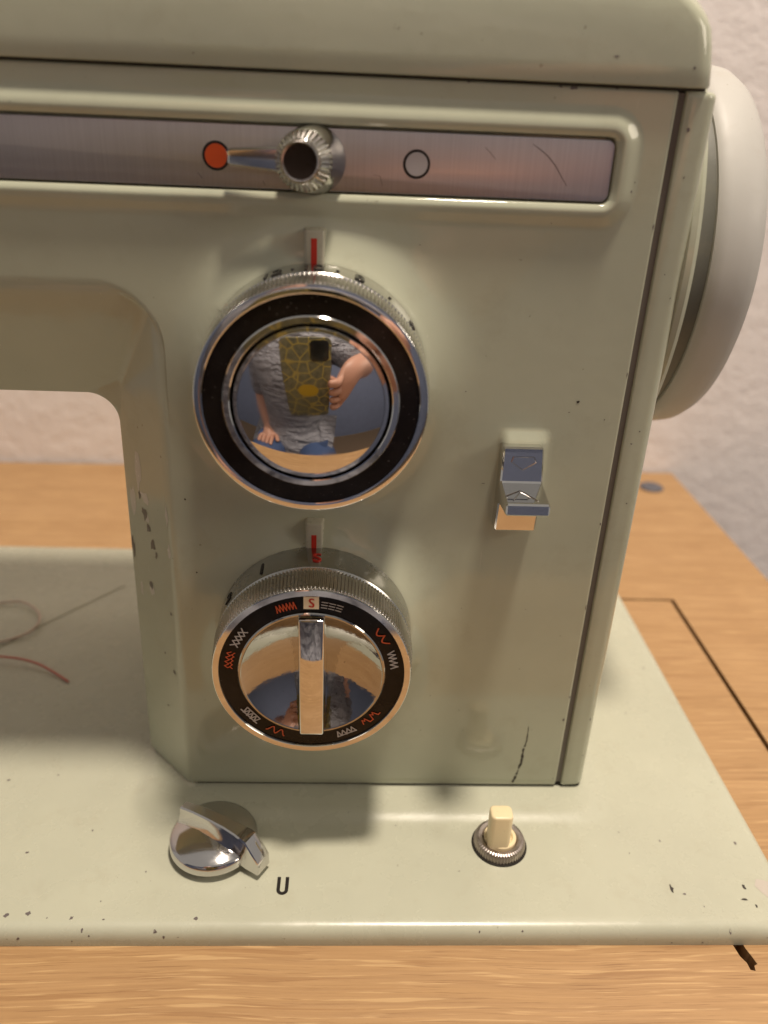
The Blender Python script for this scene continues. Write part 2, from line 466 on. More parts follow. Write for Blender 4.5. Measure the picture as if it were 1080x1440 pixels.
def grid_add(rows_xz):
    n = len(rows_xz[0]); base = len(mb.v)
    for r in rows_xz:
        for x, z in r: mb.v.append((x, fy(x, z), z))
    for j in range(len(rows_xz) - 1):
        for i in range(n - 1):
            a = base + j * n + i; mb.f.append((a, a + 1, a + n + 1, a + n))
grid_add(rows)
za = axis_list([(136.6, 147.6, 20), (147.6, 152.6, 18), (152.6, 154.6, 20), (154.6, 165.0, 6), (165.0, 166.6, 16), (166.6, 171.2, 18), (171.2, ZT - 0.5, 5), (ZT - 0.5, ZT, 6)])
axl = [p[0] for p in c0[:NA]]
grid_add([[(x, z) for x in axl] + [(lerp(xl0, XR, u), z) for u in us] for z in za])
# chamfer under the arm and down the pillar's left cheek, then straight back
vs_ = [0, 0.02, 0.05, 0.08, 0.11, 0.14, 0.17, 0.2, 0.22, 0.3, 0.4, 0.5, 0.6, 0.7, 0.8, 0.86, 0.89, 0.92, 0.95, 0.98, 1.0]
def gv(v, a=0.17):
    g = v * v / (2 * a) if v < a else v - a / 2
    return g / (1 - a / 2)
cv = []
for v in vs_:
    cv.append([(x, YF + 14.5 * gv(v), z) for x, z in curve(v)])
back = [(x, 178.3, z) for x, z in curve(1.0)]
cv.append([(x - 0.15, y, z + 0.15) for x, y, z in back]); cv.append([(x, 262, z) for x, y, z in back])
n = len(cv[0]); base = len(mb.v)
for r in cv: mb.v += r
for j in range(len(cv) - 1):
    for i in range(n - 1):
        a = base + j * n + i; mb.f.append((a, a + 1, a + n + 1, a + n))
# returns: right edge, top edge, bottom edge
def strip_add(p):
    b = len(mb.v); m_ = len(p)
    mb.v += [q[0] for q in p] + [q[1] for q in p]
    for i in range(m_ - 1): mb.f.append((b + i, b + i + 1, b + m_ + i + 1, b + m_ + i))
zr = [r[0][1] for r in rows][::-1] + za[1:]
strip_add([((XR, fy(XR, z), z), (XR, YF + 6, z)) for z in zr])
strip_add([((x, fy(x, ZT), ZT), (x, 262, ZT)) for x in axl + [q[0] for q in rows[0]]])
strip_add([((x, fy(x, ZB), ZB), (x, 262, ZB)) for x in [q[0] for q in rows[-1]]])
casing = mb.build('casing', PAINT, mach, 40, doubles=True)
# dark joint under the pillar and behind the seam
build('joint_gasket', [(-40.2, YF + 0.8, 0.5), (66, YF + 0.8, 0.5), (66, 250, 0.5), (-55.0, 250, 0.5), (-55.0, 178.2, 0.5),
                       (-40.2, YF + 0.8, 2.2), (66, YF + 0.8, 2.2), (66, 250, 2.2), (-55.0, 250, 2.2), (-55.0, 178.2, 2.2)],
      [(0, 1, 6, 5), (1, 2, 7, 6), (2, 3, 8, 7), (3, 4, 9, 8), (4, 0, 5, 9), (5, 6, 7, 8, 9), (4, 3, 2, 1, 0)], GAP, mach, 0)
bevel_box('seam_strip', 58.4, 61.6, YF + 1.0, YF + 8, 2.4, 173.6, 0, GASKET, mach)
bevel_box('lid_gasket', -170, 64.4, YF + 0.9, 240, 173.95, 174.6, 0, GASKET2, mach)

# ---- end cover: narrow painted strip right of the seam, rounding back to the side
pr = [(60.8, 169.0), (60.8, YF + 0.5), (60.92, YF + 0.15), (61.2, YF)] + [(63.0, YF), (64.6, YF + 0.03)]
pr += [(64.6 + 2.6 * math.sin(t), YF + 0.03 + 2.8 * (1 - math.cos(t))) for t in [math.pi / 2 * k / 10 for k in range(1, 11)]] + [(67.2, 190), (67.2, 225), (67.2, 262), (61, 262)]
zz = [1.9, 2.2, 2.8] + [lerp(3.5, 172.5, k / 12) for k in range(13)] + [173.1, 173.6, 173.9]
v, f = [], []
for k, z in enumerate(zz):
    e = (0.5, 0.15, 0)[k] if k < 3 else ((0.5, 0.15, 0)[len(zz) - 1 - k] if len(zz) - 1 - k < 3 else 0)
    for (x, y) in pr: v.append((x - (e if x > 64 else 0), y + (e if y < 175 else 0), z))
n = len(pr)
for j in range(len(zz) - 1):
    for i in range(n):
        k = (i + 1) % n; f.append((j * n + i, j * n + k, (j + 1) * n + k, (j + 1) * n + i))
f += [tuple(range(n)), tuple(range((len(zz) - 1) * n, len(zz) * n))]
build('end_cover', v, f, PAINT, mach, 40)

# ---- lid
levels = [(174.5, 163.2, 64.3), (174.3, 162.6, 65.0), (174.45, 162.2, 65.35), (175.0, 162.0, 65.5), (178, 162.0, 65.15), (181, 162.05, 64.6), (184, 162.2, 63.9), (186.2, 162.4, 63.0),
          (188.0, 162.7, 61.7), (189.5, 163.1, 60.0), (191.0, 163.8, 57.6), (192.6, 165.2, 54.2), (194.0, 167.4, 50.4), (195.2, 170.6, 45), (196.2, 175, 38), (197, 182, 26)]
v, f = [], []
nc = 10
for (z, y, x) in levels:
    r = 4.0 + max(0, z - 184) * 0.5
    ring = [(-170, y)] + [(lerp(-165, x - r, k / 20), y) for k in range(20)]
    ring += [(x - r + r * math.sin(t), y + r - r * math.cos(t)) for t in [math.pi / 2 * k / nc for k in range(nc + 1)]]
    ring += [(x, 262 - (y - 162))]
    v += [(a, b, z) for a, b in ring]
n = len(ring)
for j in range(len(levels) - 1):
    for i in range(n - 1): f.append((j * n + i, j * n + i + 1, (j + 1) * n + i + 1, (j + 1) * n + i))
b = (len(levels) - 1) * n
f.append(tuple(range(b, b + n))+ tuple())
v.append((-170, 262, 197.0)); f.append((b, b + n - 1, len(v) - 1))
build('lid', v, f, PAINT, mach, 40)

# ---- trim bar
mbv, mbf = [], []
g = 0.42; r = 1.5
x1 = BARX - g; z0 = BARZ0 + g; z1 = BARZ1 - g - 0.1
out = [(-168, z0)] + [(x1 - r + r * math.sin(t), z0 + r - r * math.cos(t)) for t in [math.pi / 2 * k / 8 for k in range(9)]]
out += [(x1 - r + r * math.cos(t), z1 - r + r * math.sin(t)) for t in [math.pi / 2 * k / 8 for k in range(9)]] + [(-168, z1)]
n = len(out); YB = YF - 0.25
def inset(d): 
    cx, cz = x1 - 8, (z0 + z1) / 2
    return [(x - d * (1 if x > x1 - r - 0.01 and x > cx else 0) * max(0.0, min(1, (x - (x1 - r)) / r)), z + d * (1 if z < cz else -1) * min(1, abs(z - cz) / ((z1 - z0) / 2))) for x, z in out]
for d, y in ((0, YB + 1.4), (0, YB + 0.25), (0.1, YB + 0.05), (0.3, YB)): mbv += [(x, y, z) for x, z in inset(d)]
for j in range(3):
    for i in range(n - 1): mbf.append((j * n + i, j * n + i + 1, (j + 1) * n + i + 1, (j + 1) * n + i))
mbf.append(tuple(range(3 * n, 4 * n)))
bar = build('trim_bar', mbv, mbf, BRUSHED, mach, 30)
def disc(name, cx, cz, r, y, mat, parent, n=40, t=0.06):
    return lathe_obj(name, [(r, y + 0.3), (r, y), (r - t, y - t), (0, y - t)], mat, parent, n, 'Y', (cx, 0, cz))
for cx, cz, mat in ((-26.6, 159.65, DOTRED), (11.2, 159.6, DOTGREY)):
    d0 = disc('position_dot', cx, cz, 2.6, YB - 0.05, BLACKP, bar)
    disc('dot_fill', cx, cz, 2.1, YB - 0.12, mat, bar)

bs = MB()
def bar_line(pts, w):
    vv = []
    for i, q in enumerate(pts):
        a_ = Vector(pts[max(i - 1, 0)]); b2 = Vector(pts[min(i + 1, len(pts) - 1)]); d = (b2 - a_).normalized(); nn = Vector((-d.y, d.x)) * w * (0.4 + 0.6 * math.sin(math.pi * (i + 0.5) / len(pts)))
        for sg in (1, -1): vv.append((q[0] + nn.x * sg, YB - 0.03, q[1] + nn.y * sg))
    bs.add(vv, [(2 * i, 2 * i + 1, 2 * i + 3, 2 * i + 2) for i in range(len(pts) - 1)])
bar_line([(33.0, 163.9), (34.6, 163.0), (36.2, 161.9), (37.8, 160.3), (39.2, 158.4), (40.4, 156.9)], 0.09)
bar_line([(24.0, 163.0), (25.0, 162.2), (26.2, 161.0)], 0.05)
bar_line([(-30.2, 156.6), (-29.4, 155.6)], 0.08); bar_line([(-18, 155.6), (-17.6, 154.9)], 0.07); bar_line([(3, 157.5), (4.4, 157.2), (4.8, 155.5)], 0.05)
tag(bs.build('bar_scratches', CHIP, bar, 0), 'fine scratches in the metal strip', kind='stuff')
# ---- selector knob on the bar
KX, KZ = -8.3, 159.6
kn = lathe_obj('selector_knob', [(6.1, YB + 0.1), (6.1, YB - 0.8), (5.8, YB - 1.6), (5.3, YB - 7.2), (5.1, YB - 8.0)], CHROME_WORN, mach, 96, 'Y', (KX, 0, KZ))
NT = 34
lathe_obj('knurled_ring', [(5.0, YB - 7.6), (5.1, YB - 8.2, 1), (3.9, YB - 10.2, 1), (3.6, YB - 10.6), (3.3, YB - 10.6)], KNURL, kn, NT * 4, 'Y', (KX, 0, KZ),
          teeth=lambda i: 0.10 if i % 4 in (0, 1) else -0.22, angle=25, cap=False)
lathe_obj('cap_ring', [(3.4, YB - 10.3), (3.4, YB - 10.8), (3.25, YB - 11.0), (3.0, YB - 10.95), (2.9, YB - 10.6)], CHROME_WORN, kn, 64, 'Y', (KX, 0, KZ), cap=False)
lathe_obj('cap', [(3.1, YB - 10.3), (2.95, YB - 10.75), (2.2, YB - 10.65), (1.0, YB - 10.6), (0, YB - 10.6)], BLACK_CAP, kn, 64, 'Y', (KX, 0, KZ))
# tapered pointer with a ridge along it
px0, px1 = KX - 4.2, KX - 15.8
v = []
for x, hh, yb, yt in ((px0, 2.3, YB - 2.6, YB - 5.4), (px1 + 0.5, 1.5, YB - 1.2, YB - 3.4), (px1, 1.3, YB - 1.2, YB - 3.0)):
    v += [(x, yb, KZ - hh), (x, yt + 0.55, KZ - hh), (x, yt + 0.05, KZ - hh + 0.4), (x, yt + 0.55, KZ - 0.15), (x, yt + 0.55, KZ + 0.25), (x, yt + 0.05, KZ + hh - 0.4), (x, yt + 0.55, KZ + hh), (x, yb, KZ + hh)]
f = []
for j in range(2):
    for i in range(8):
        k = (i + 1) % 8; f.append((j * 8 + i, j * 8 + k, (j + 1) * 8 + k, (j + 1) * 8 + i))
f += [tuple(range(8)), tuple(range(16, 24))]
build('pointer', v, f, CHROME_WORN, kn, 25)
for o in [kn] + list(kn.children):                  # the knob leans a little to the left
    if o.name.startswith('pointer'): continue
    for q in o.data.vertices: q.co.x -= max(0.0, YB * K - q.co.y) * 0.17

# ---- the two dials
YD = 142.5; R = 22.2
def on_skirt(text, size, ang, r, y, mat, parent, name, up=1.0):
    gv_, gf = glyph(text, size)
    a0 = math.radians(ang); vv = []
    for dz in (0, 1):
        for (u, w) in gv_:
            a = a0 - u / r; rr = r + (0.22 if dz else -0.2)
            vv.append((parent_c[0] + rr * math.cos(a), y + w * up, parent_c[1] + rr * math.sin(a)))
    n_ = len(gv_)
    ff = [tuple(i + n_ for i in q) for q in gf]
    es_ = {}
    for q in gf:
        for a_, b_ in zip(q, q[1:] + q[:1]): es_[(min(a_, b_), max(a_, b_))] = es_.get((min(a_, b_), max(a_, b_)), 0) + 1
    ff += [(a_, b_, b_ + n_, a_ + n_) for (a_, b_), c_ in es_.items() if c_ == 1]
    return build(name, vv, ff, mat, parent, 0, recalc=True)
def skirt(name, c, mat, ys_=161.4):
    return lathe_obj(name, [(22.8, ys_), (23.2, ys_ - 0.3), (23.2, ys_ - 1.2), (22.9, 151.2), (22.6, 150.9), (22.3, 150.4)], mat, mach, 192, 'Y', (c[0], 0, c[1]), cap=False)
def knurl(c, parent):
    NTT = 172
    return lathe_obj('knurled_ring', [(21.9, 150.7), (22.7, 150.5, 1), (22.95, 150.2, 1), (22.35, 143.7, 1), (22.15, 143.3, 1), (21.7, 143.1)], KNURL, parent, NTT * 4, 'Y', (c[0], 0, c[1]),
                     teeth=lambda i: 0.06 if i % 4 in (0, 1) else -0.42, angle=20, cap=False)
def ring(name, c, prof, mat, parent, n=192):
    return lathe_obj(name, prof, mat, parent, n, 'Y', (c[0], 0, c[1]), cap=False)

parent_c = DU
d1 = skirt('stitch_length_dial', DU, CHROME_WORN); tag(d1, 'upper dial with mirror-bright domed cap')
knurl(DU, d1)
ring('face_rim', DU, [(21.8, 143.5), (22.15, 143.0), (22.12, 142.68), (21.9, 142.52), (20.7, 142.42), (20.5, 142.55), (20.4, 143.0)], CHROME, d1)
ring('dark_band', DU, [(20.6, 143.2), (20.4, 142.75), (16.2, 142.35), (15.8, 142.6)], BLACK, d1)
ring('inner_rim', DU, [(16.75, 143), (16.7, 142.3), (16.5, 142.08), (15.5, 142.0), (15.3, 142.15), (15.25, 143.2)], CHROME, d1)
ring('groove', DU, [(15.35, 143.6), (14.4, 143.6)], GAP, d1)
ring('cap_rim', DU, [(14.75, 143.8), (14.75, 142.1), (14.6, 141.9), (13.95, 141.82), (13.65, 141.98)], CHROME, d1)
Rs = 13.75 / math.sin(math.radians(18.2)); hcap = Rs * (1 - math.cos(math.radians(18.2)))
prof = [(13.78, 142.2)] + [(Rs * math.sin(t), 141.75 - (Rs * math.cos(t) - Rs * math.cos(math.radians(18.2)))) for t in [math.radians(18.2) * (1 - k / 40) for k in range(41)]]
prof[-1] = (0, prof[-1][1])
ring('domed_cap', DU, prof, CHROME, d1, 160)
for t, a in (('12', 110), ('10', 90), ('8', 68), ('6', 34)):
    on_skirt(t, 4.8, a, 23.02, 155.2, ENGR, d1, 'numeral', 1.55)
for a in (100.5, 79, 51):
    on_skirt('.', 5.5, a, 23.02, 154.6, ENGR, d1, 'scale_dot')
vv, ff = [], []
for k in range(13):
    a = math.radians(137 + 15 * k / 12)
    for y in (154.9, 153.9): vv.append((DU[0] + 23.2 * math.cos(a), y, DU[1] + 23.2 * math.sin(a)))
for k in range(12): ff.append((2 * k, 2 * k + 1, 2 * k + 3, 2 * k + 2))
build('red_line', vv, ff, RED, d1, 0)

parent_c = DL
d2 = skirt('stitch_pattern_dial', DL, CHROME_DARK); tag(d2, 'lower dial ringed with printed stitch symbols')
knurl(DL, d2)
ring('face_rim', DL, [(21.8, 143.5), (22.15, 142.9), (22.13, 142.58), (22.0, 142.46), (20.75, 142.43), (20.62, 142.6), (20.55, 143.3)], CHROME, d2)
ring('symbol_band', DL, [(20.7, 143.4), (20.55, 143.0), (16.2, 142.85), (15.9, 143.2)], BLACK, d2)
bowl = [(16.5, 143.3), (16.45, 142.6), (16.2, 142.35), (15.85, 142.4)]
Rb = 27.0; y0b = 142.5
bowl += [(15.7 * math.cos(t * math.pi / 2), 142.55 + math.sqrt(Rb ** 2 - (15.7 * math.cos(t * math.pi / 2)) ** 2) - math.sqrt(Rb ** 2 - 15.7 ** 2)) for t in [k / 40 for k in range(41)]]
bowl[-1] = (0, bowl[-1][1])
ring('bowl', DL, bowl, BOWLM, d2, 160)
hd = bevel_box('handle', DL[0] - 2.75, DL[0] + 2.75, 140.7, 149.5, DL[1] - 15.7, DL[1] + 15.7, 0.45, CHROME, d2, 3,
               warp=lambda x, y, z: (DL[0] + (x - DL[0]) * (1.0 if y < 145 else 1.18), y, DL[1] + (z - DL[1]) * (1.0 if y < 145 else 0.98)))
on_skirt('S', 5.0, 88.5, 23.05, 155.0, RED, d2, 'letter')
on_skirt('1', 5.4, 121, 23.05, 155.2, BLACKP, d2, 'numeral', 1.15)
on_skirt('2', 5.2, 148, 23.05, 155.0, BLACKP, d2, 'numeral')
# stitch symbols
def strokes(name, ang, rad, polys, w, mat, yy=142.72):
    a0 = math.radians(ang); vv, ff = [], []
    er = (math.cos(a0), math.sin(a0)); et = (math.sin(a0), -math.cos(a0))
    for pl in polys:
        for (p, q) in zip(pl[:-1], pl[1:]):
            d = Vector((q[0] - p[0], q[1] - p[1])); l = d.length
            if l < 1e-6: continue
            d /= l; nn = Vector((-d.y, d.x)) * w * 0.44; e = d * w * 0.4
            b_ = len(vv)
            for s in (Vector(p) - e + nn, Vector(p) - e - nn, Vector(q) + e - nn, Vector(q) + e + nn):
                # bend along the ring
                s = s * 0.86; t = s.x / rad; rr = rad + s.y
                a = a0 - t
                vv.append((DL[0] + rr * math.cos(a), yy - 0.002 * (b_ % 24), DL[1] + rr * math.sin(a)))
            ff.append((b_, b_ + 1, b_ + 2, b_ + 3))
    return build(name, vv, ff, mat, d2, 0)
def zig(n, L_, h, x0=None):
    x0 = -L_ / 2 if x0 is None else x0
    return [(x0 + L_ * i / n, h / 2 if i % 2 else -h / 2) for i in range(n + 1)]
RS = 18.55
strokes('stitch_symbol', 107.5, RS, [zig(12, 5.2, 1.9)], 0.34, ORANGE)
strokes('stitch_symbol', 76.5, RS, [[(-2.6 + 1.9 * i, y), (-1.2 + 1.9 * i, y)] for i in range(3) for y in (-0.8, 0, 0.8)], 0.30, WHITEP)
strokes('stitch_symbol', 34, RS, [[(-2.6 + 2.6 * k + 2.6 * i / 8, 0.75 - 1.5 * math.sin(math.pi * i / 8)) for i in range(9)] for k in range(2)], 0.42, ORANGE)
strokes('stitch_symbol', 13, RS, [[(-2.8, 0.9), (-2.2, -0.9), (-1.6, 0.9), (-1.0, -0.9), (-0.5, 0.9), (0.0, -0.9), (0.9, 0.9), (1.3, -0.9), (2.1, 0.9), (2.6, -0.9)]], 0.40, WHITEP)
strokes('stitch_symbol', -42, RS - 0.4, [[(2.8, 0.4), (2.3, -0.9), (1.9, -0.2), (1.4, -0.9), (0.9, 0.9), (-0.2, 0.9), (-0.7, -0.9), (-1.2, -0.1), (-1.7, -0.9), (-2.2, 0.9), (-2.9, 0.9)]], 0.36, ORANGE)
strokes('stitch_symbol', -64, RS - 0.4, [[(-2.6, 0.9), (2.6, 0.9), (2.2, -0.8), (1.5, 0.8), (0.7, -0.8), (0.1, 0.8), (-0.7, -0.8), (-1.3, 0.8), (-2.0, -0.8), (-2.6, 0.9)]], 0.40, WHITEP)
strokes('stitch_symbol', -140, RS - 0.3, [[(-2.9, 0.9), (2.9, 0.9)], [(-2.6, -0.9), (2.6, -0.9)], zig(8, 5.2, 1.7)], 0.42, WHITEP)
strokes('stitch_symbol', -117, RS - 0.4, [[(-2.5 + 5.0 * i / 24, 0.9 * math.cos(i / 24 * 4 * math.pi)) for i in range(25)]], 0.38, ORANGE)
hx = []
for k in range(4): hx += [[(-2.8 + 1.4 * k, -0.95), (-1.4 + 1.4 * k, 0.95)], [(-2.8 + 1.4 * k, 0.95), (-1.4 + 1.4 * k, -0.95)]]
strokes('stitch_symbol', 149, RS, hx, 0.38, WHITEP)
mz = []
for k in range(4): mz += [[(-2.5 + 1.3 * k, -1.0), (-2.0 + 1.3 * k, -0.35), (-2.3 + 1.3 * k, 0.2), (-1.75 + 1.3 * k, 1.0)], [(-2.0 + 1.3 * k, -0.35), (-1.2 + 1.3 * k, -0.9)], [(-1.75 + 1.3 * k, 1.0), (-1.2 + 1.3 * k, 0.1)]]
strokes('stitch_symbol', 169, RS, mz, 0.30, ORANGE)
tl = bevel_box('letter_tile', DL[0] - 1.75, DL[0] + 1.55, 142.68, 143.1, DL[1] + 17.35, DL[1] + 20.4, 0.0, TILE, d2)
gv_, gf = glyph('S', 3.2)
gv_ = [(u * 0.85, w * 1.0) for u, w in gv_]
build('letter', [(DL[0] - 0.1 + u, 142.62, DL[1] + 18.9 + w) for u, w in gv_] + [(DL[0] + 0.08 + u, 142.615, DL[1] + 18.9 + w) for u, w in gv_] , gf + [tuple(i + len(gv_) for i in q) for q in gf], RED, d2, 0)

# ---- index marks above the dials
for (zb, zt, zr0, zr1) in ((138.5, 147.4, 139.6, 145.9), (75.6, 84.2, 75.8, 81.4)):
    im = bevel_box('index_mark', -9.9, -6.1, 159.2, 164.5, zb, zt, 0.5, MARKP, mach, 3, warp=lambda x, y, z: (x * 1.0 + (0 if y < 162 else (-0.5 if x < -8 else 0.5)), y + (0.0 if z < zt - 1 else 0.5), z + (0.5 if (y > 162 and z > zt - 1) else 0)))
    bevel_box('red_line', -8.65, -7.5, 159.13, 159.5, zr0, zr1, 0.0, RED, im, warp=lambda x, y, z: (x, y + 0.52 * (z - zb) / (zt - zb), z))

# ---- reverse lever
x0, x1 = 32.9, 42.3
prof = [(164.0, 103.9), (159.6, 104.2), (159.0, 103.9), (158.6, 103.3), (157.6, 96.9), (157.2, 96.55), (148.9, 95.45), (148.5, 95.1), (148.3, 93.1), (148.6, 92.75), (156.5, 91.4), (158.5, 90.6), (159.4, 83.9), (159.8, 83.5), (164.0, 83.4)]
prof_c = [(x0 + d, s) for d, s in ((0, 0.35), (0.35, 0.0))] + [(x1 - d, s) for d, s in ((0.35, 0.0), (0, 0.35))]
cyc, czc = 158.5, 95
v, f = [], []
n = len(prof)
for (x, s) in prof_c:
    for (y, z) in prof:
        yy, z_ = y, z
        if s: yy = min(y + 0.3, 164.0); z_ = z - 0.3 * (1 if z > 94.5 else -1)
        tap = 0.5 * (95 - z) / 20 if y > 152 else -0.1
        v.append((x + (0.25 if z < 92 else 0) - (0.25 if x > 38 and z > 98 else 0) + (0.2 if x < 38 and z > 98 else 0), yy, z_))
for j in range(3):
    for i in range(n):
        k = (i + 1) % n; f.append((j * n + i, j * n + k, (j + 1) * n + k, (j + 1) * n + i))
f += [tuple(range(n)), tuple(range(3 * n, 4 * n))]
lev = build('reverse_lever', v, f, CHROME, mach, 22)
tm = MB()
def plate_y(z): return lerp(157.6, 158.6, (z - 96.9) / 6.4) - 0.02
pts = [(35.4, 102.3), (40.0, 102.3), (40.5, 101.2), (37.7, 99.4), (35.0, 101.2), (35.4, 102.3)]
for a, b_ in zip(pts[:-1], pts[1:]):
    tm.add(*tube([(a[0], plate_y(a[1]), a[1]), (b_[0], plate_y(b_[1]), b_[1])], 0.14, 6))
tm.build('arrow_mark', CHROME_WORN, lev, 40)
tm = MB()
def top_z(y): return lerp(96.5, 95.5, (157 - y) / 8.1) + 0.02
pts = [(34.6, 150.2), (36.9, 154.0), (39.9, 150.0)]
for a, b_ in zip(pts[:-1], pts[1:]):
    tm.add(*tube([(a[0], a[1], top_z(a[1])), (b_[0], b_[1], top_z(b_[1]))], 0.14, 6))
tm.build('arrow_mark', CHROME_WORN, lev, 40)

# ---- feed knob on the bed with its pointer
FX, FY = -32.4, 143.6
fk = lathe_obj('feed_knob', [(8.6, 0.1), (8.6, 2.0), (10.6, 2.0), (10.9, 2.3), (10.9, 4.0), (10.6, 4.6), (9.9, 5.0), (8.2, 5.7), (6.0, 6.4), (3.5, 6.9), (0, 7.1)], CHROME_KNOB, mach, 96, 'Z', (FX, FY, 0))
ang = math.atan2(-0.62, 1.0)
ca, sa = math.cos(ang), math.sin(ang)
# fin cross-sections along its length: (s, half width at top, half width at base, z base, z top)
secs = [(-10.2, 1.0, 2.6, 4.0, 8.4), (-9.6, 1.3, 4.4, 3.9, 9.2), (-5, 1.5, 6.4, 4.4, 10.2), (0, 1.6, 6.8, 4.6, 10.7), (5, 1.7, 5.6, 4.3, 10.9), (8.5, 1.9, 3.2, 3.2, 10.8), (10.5, 2.2, 2.4, 2.2, 10.7), (12, 2.25, 2.4, 1.9, 10.3), (15.6, 2.25, 2.35, 1.8, 5.4), (15.8, 2.0, 2.1, 1.9, 4.8)]
v, f = [], []
for (s, wt, wb, zb, zt) in secs:
    sec = [(-wb, zb), (-lerp(wb, wt, 0.62), lerp(zb, zt, 0.22)), (-lerp(wb, wt, 0.93), lerp(zb, zt, 0.6)), (-wt, zt - 0.35), (-wt + 0.35, zt), (wt - 0.35, zt), (wt, zt - 0.35), (lerp(wb, wt, 0.93), lerp(zb, zt, 0.6)), (lerp(wb, wt, 0.62), lerp(zb, zt, 0.22)), (wb, zb)]
    for (t, z) in sec: v.append((FX + s * ca - t * sa, FY + s * sa + t * ca, z))
n = 10
for j in range(len(secs) - 1):
    for i in range(n):
        k = (i + 1) % n; f.append((j * n + i, j * n + k, (j + 1) * n + k, (j + 1) * n + i))
f += [tuple(range(n)), tuple(range((len(secs) - 1) * n, len(secs) * n))]
build('pointer', v, f, CHROME_KNOB, fk, 32)
# letter U
up = [(-1.0, 2.3), (-1.0, -1.3)] + [(-1.0 * math.cos(t), -1.3 - 1.0 * math.sin(t)) for t in [math.pi * k / 10 for k in range(1, 10)]] + [(1.0, -1.3), (1.0, 2.3)]
v, f = [], []
for i, q in enumerate(up):
    a = Vector(up[max(i - 1, 0)]); b_ = Vector(up[min(i + 1, len(up) - 1)]); d = (b_ - a).normalized(); nn = Vector((-d.y, d.x)) * 0.42
    for s in (1, -1): v.append((-14.2 + q[0] + nn.x * s, 132.2 + q[1] + nn.y * s, 0.05))
for i in range(len(up) - 1): f.append((2 * i, 2 * i + 1, 2 * i + 3, 2 * i + 2))
build('letter', v, f, BLACKP, mach, 0)

# ---- cream push button in a knurled nut
PX, PY = 40.5, 144.6
nut = lathe_obj('knurled_nut', [(6.6, -0.2), (6.65, 0.25, 1), (6.5, 1.7, 1), (6.1, 2.5, 1), (5.5, 2.75), (4.6, 2.6), (4.3, 2.2), (4.2, 1.0)], NUT, mach, 52 * 4, 'Z', (PX, PY, 0),
                teeth=lambda i: 0.06 if i % 4 in (0, 1) else -0.22, angle=25)
lathe_obj('nut_seat', [(7.1, 0.02), (7.1, 0.22), (6.9, 0.3), (0, 0.3)], GAP, nut, 64, 'Z', (PX, PY, 0))
lathe_obj('collar', [(4.2, 0.5), (4.15, 3.0), (3.95, 3.25), (3.3, 3.3), (3.05, 3.0), (3.0, 2.4), (0, 2.3)], CREAM, nut, 64, 'Z', (PX, PY, 0))
bm = bmesh.new(); bmesh.ops.create_cube(bm, size=1)
for q in bm.verts: q.co = Vector((PX - 0.9 + q.co.x * 5.6, PY - 1.6 + q.co.y * 4.6, 7.6 + q.co.z * 11.2))
bmesh.ops.bevel(bm, geom=[e for e in bm.edges if abs(e.verts[0].co.z - e.verts[1].co.z) > 1], offset=1.3, segments=5, affect='EDGES', profile=0.5)
bmesh.ops.bevel(bm, geom=[e for e in bm.edges if e.verts[0].co.z > 13 and e.verts[1].co.z > 13], offset=0.55, segments=3, affect='EDGES', profile=0.5)
for q in bm.verts: q.co *= K
me = bpy.data.meshes.new('push_button'); bm.to_mesh(me); bm.free()
me.polygons.foreach_set('use_smooth', [True] * len(me.polygons)); me.set_sharp_from_angle(angle=math.radians(40))
link('push_button', me, nut, CREAM)

# ---- handwheel and its hub
HY, HZ = 225.0, 138.6
lathe_obj('wheel_hub', [(0, 66.0), (59.4, 66.0), (60.7, 67.0), (60.9, 68.2), (60.2, 69.2), (57, 69.5), (30, 69.5), (30, 84), (0, 84)], PAINT, mach, 192, 'X', (0, 224.2, 139.5))
hw = lathe_obj('handwheel', [(20, 82), (42, 84.2), (45.6, 83.4), (47.1, 83.6), (47.9, 84.6), (48.2, 86.5), (48.2, 90), (47.7, 93), (46.1, 95.6), (43, 97.4), (37, 98.4), (20, 98.9), (0, 99)], WHEEL, mach, 192, 'X', (0, 236.5, 136.0))
lathe_obj('shade_drum', [(20, 70), (44, 70), (46.2, 71), (46.4, 83.6), (20, 83.6)], CAVITY, hw, 128, 'X', (0, 236.5, 136.0))  # drum added, coloured dark for the shade behind the wheel

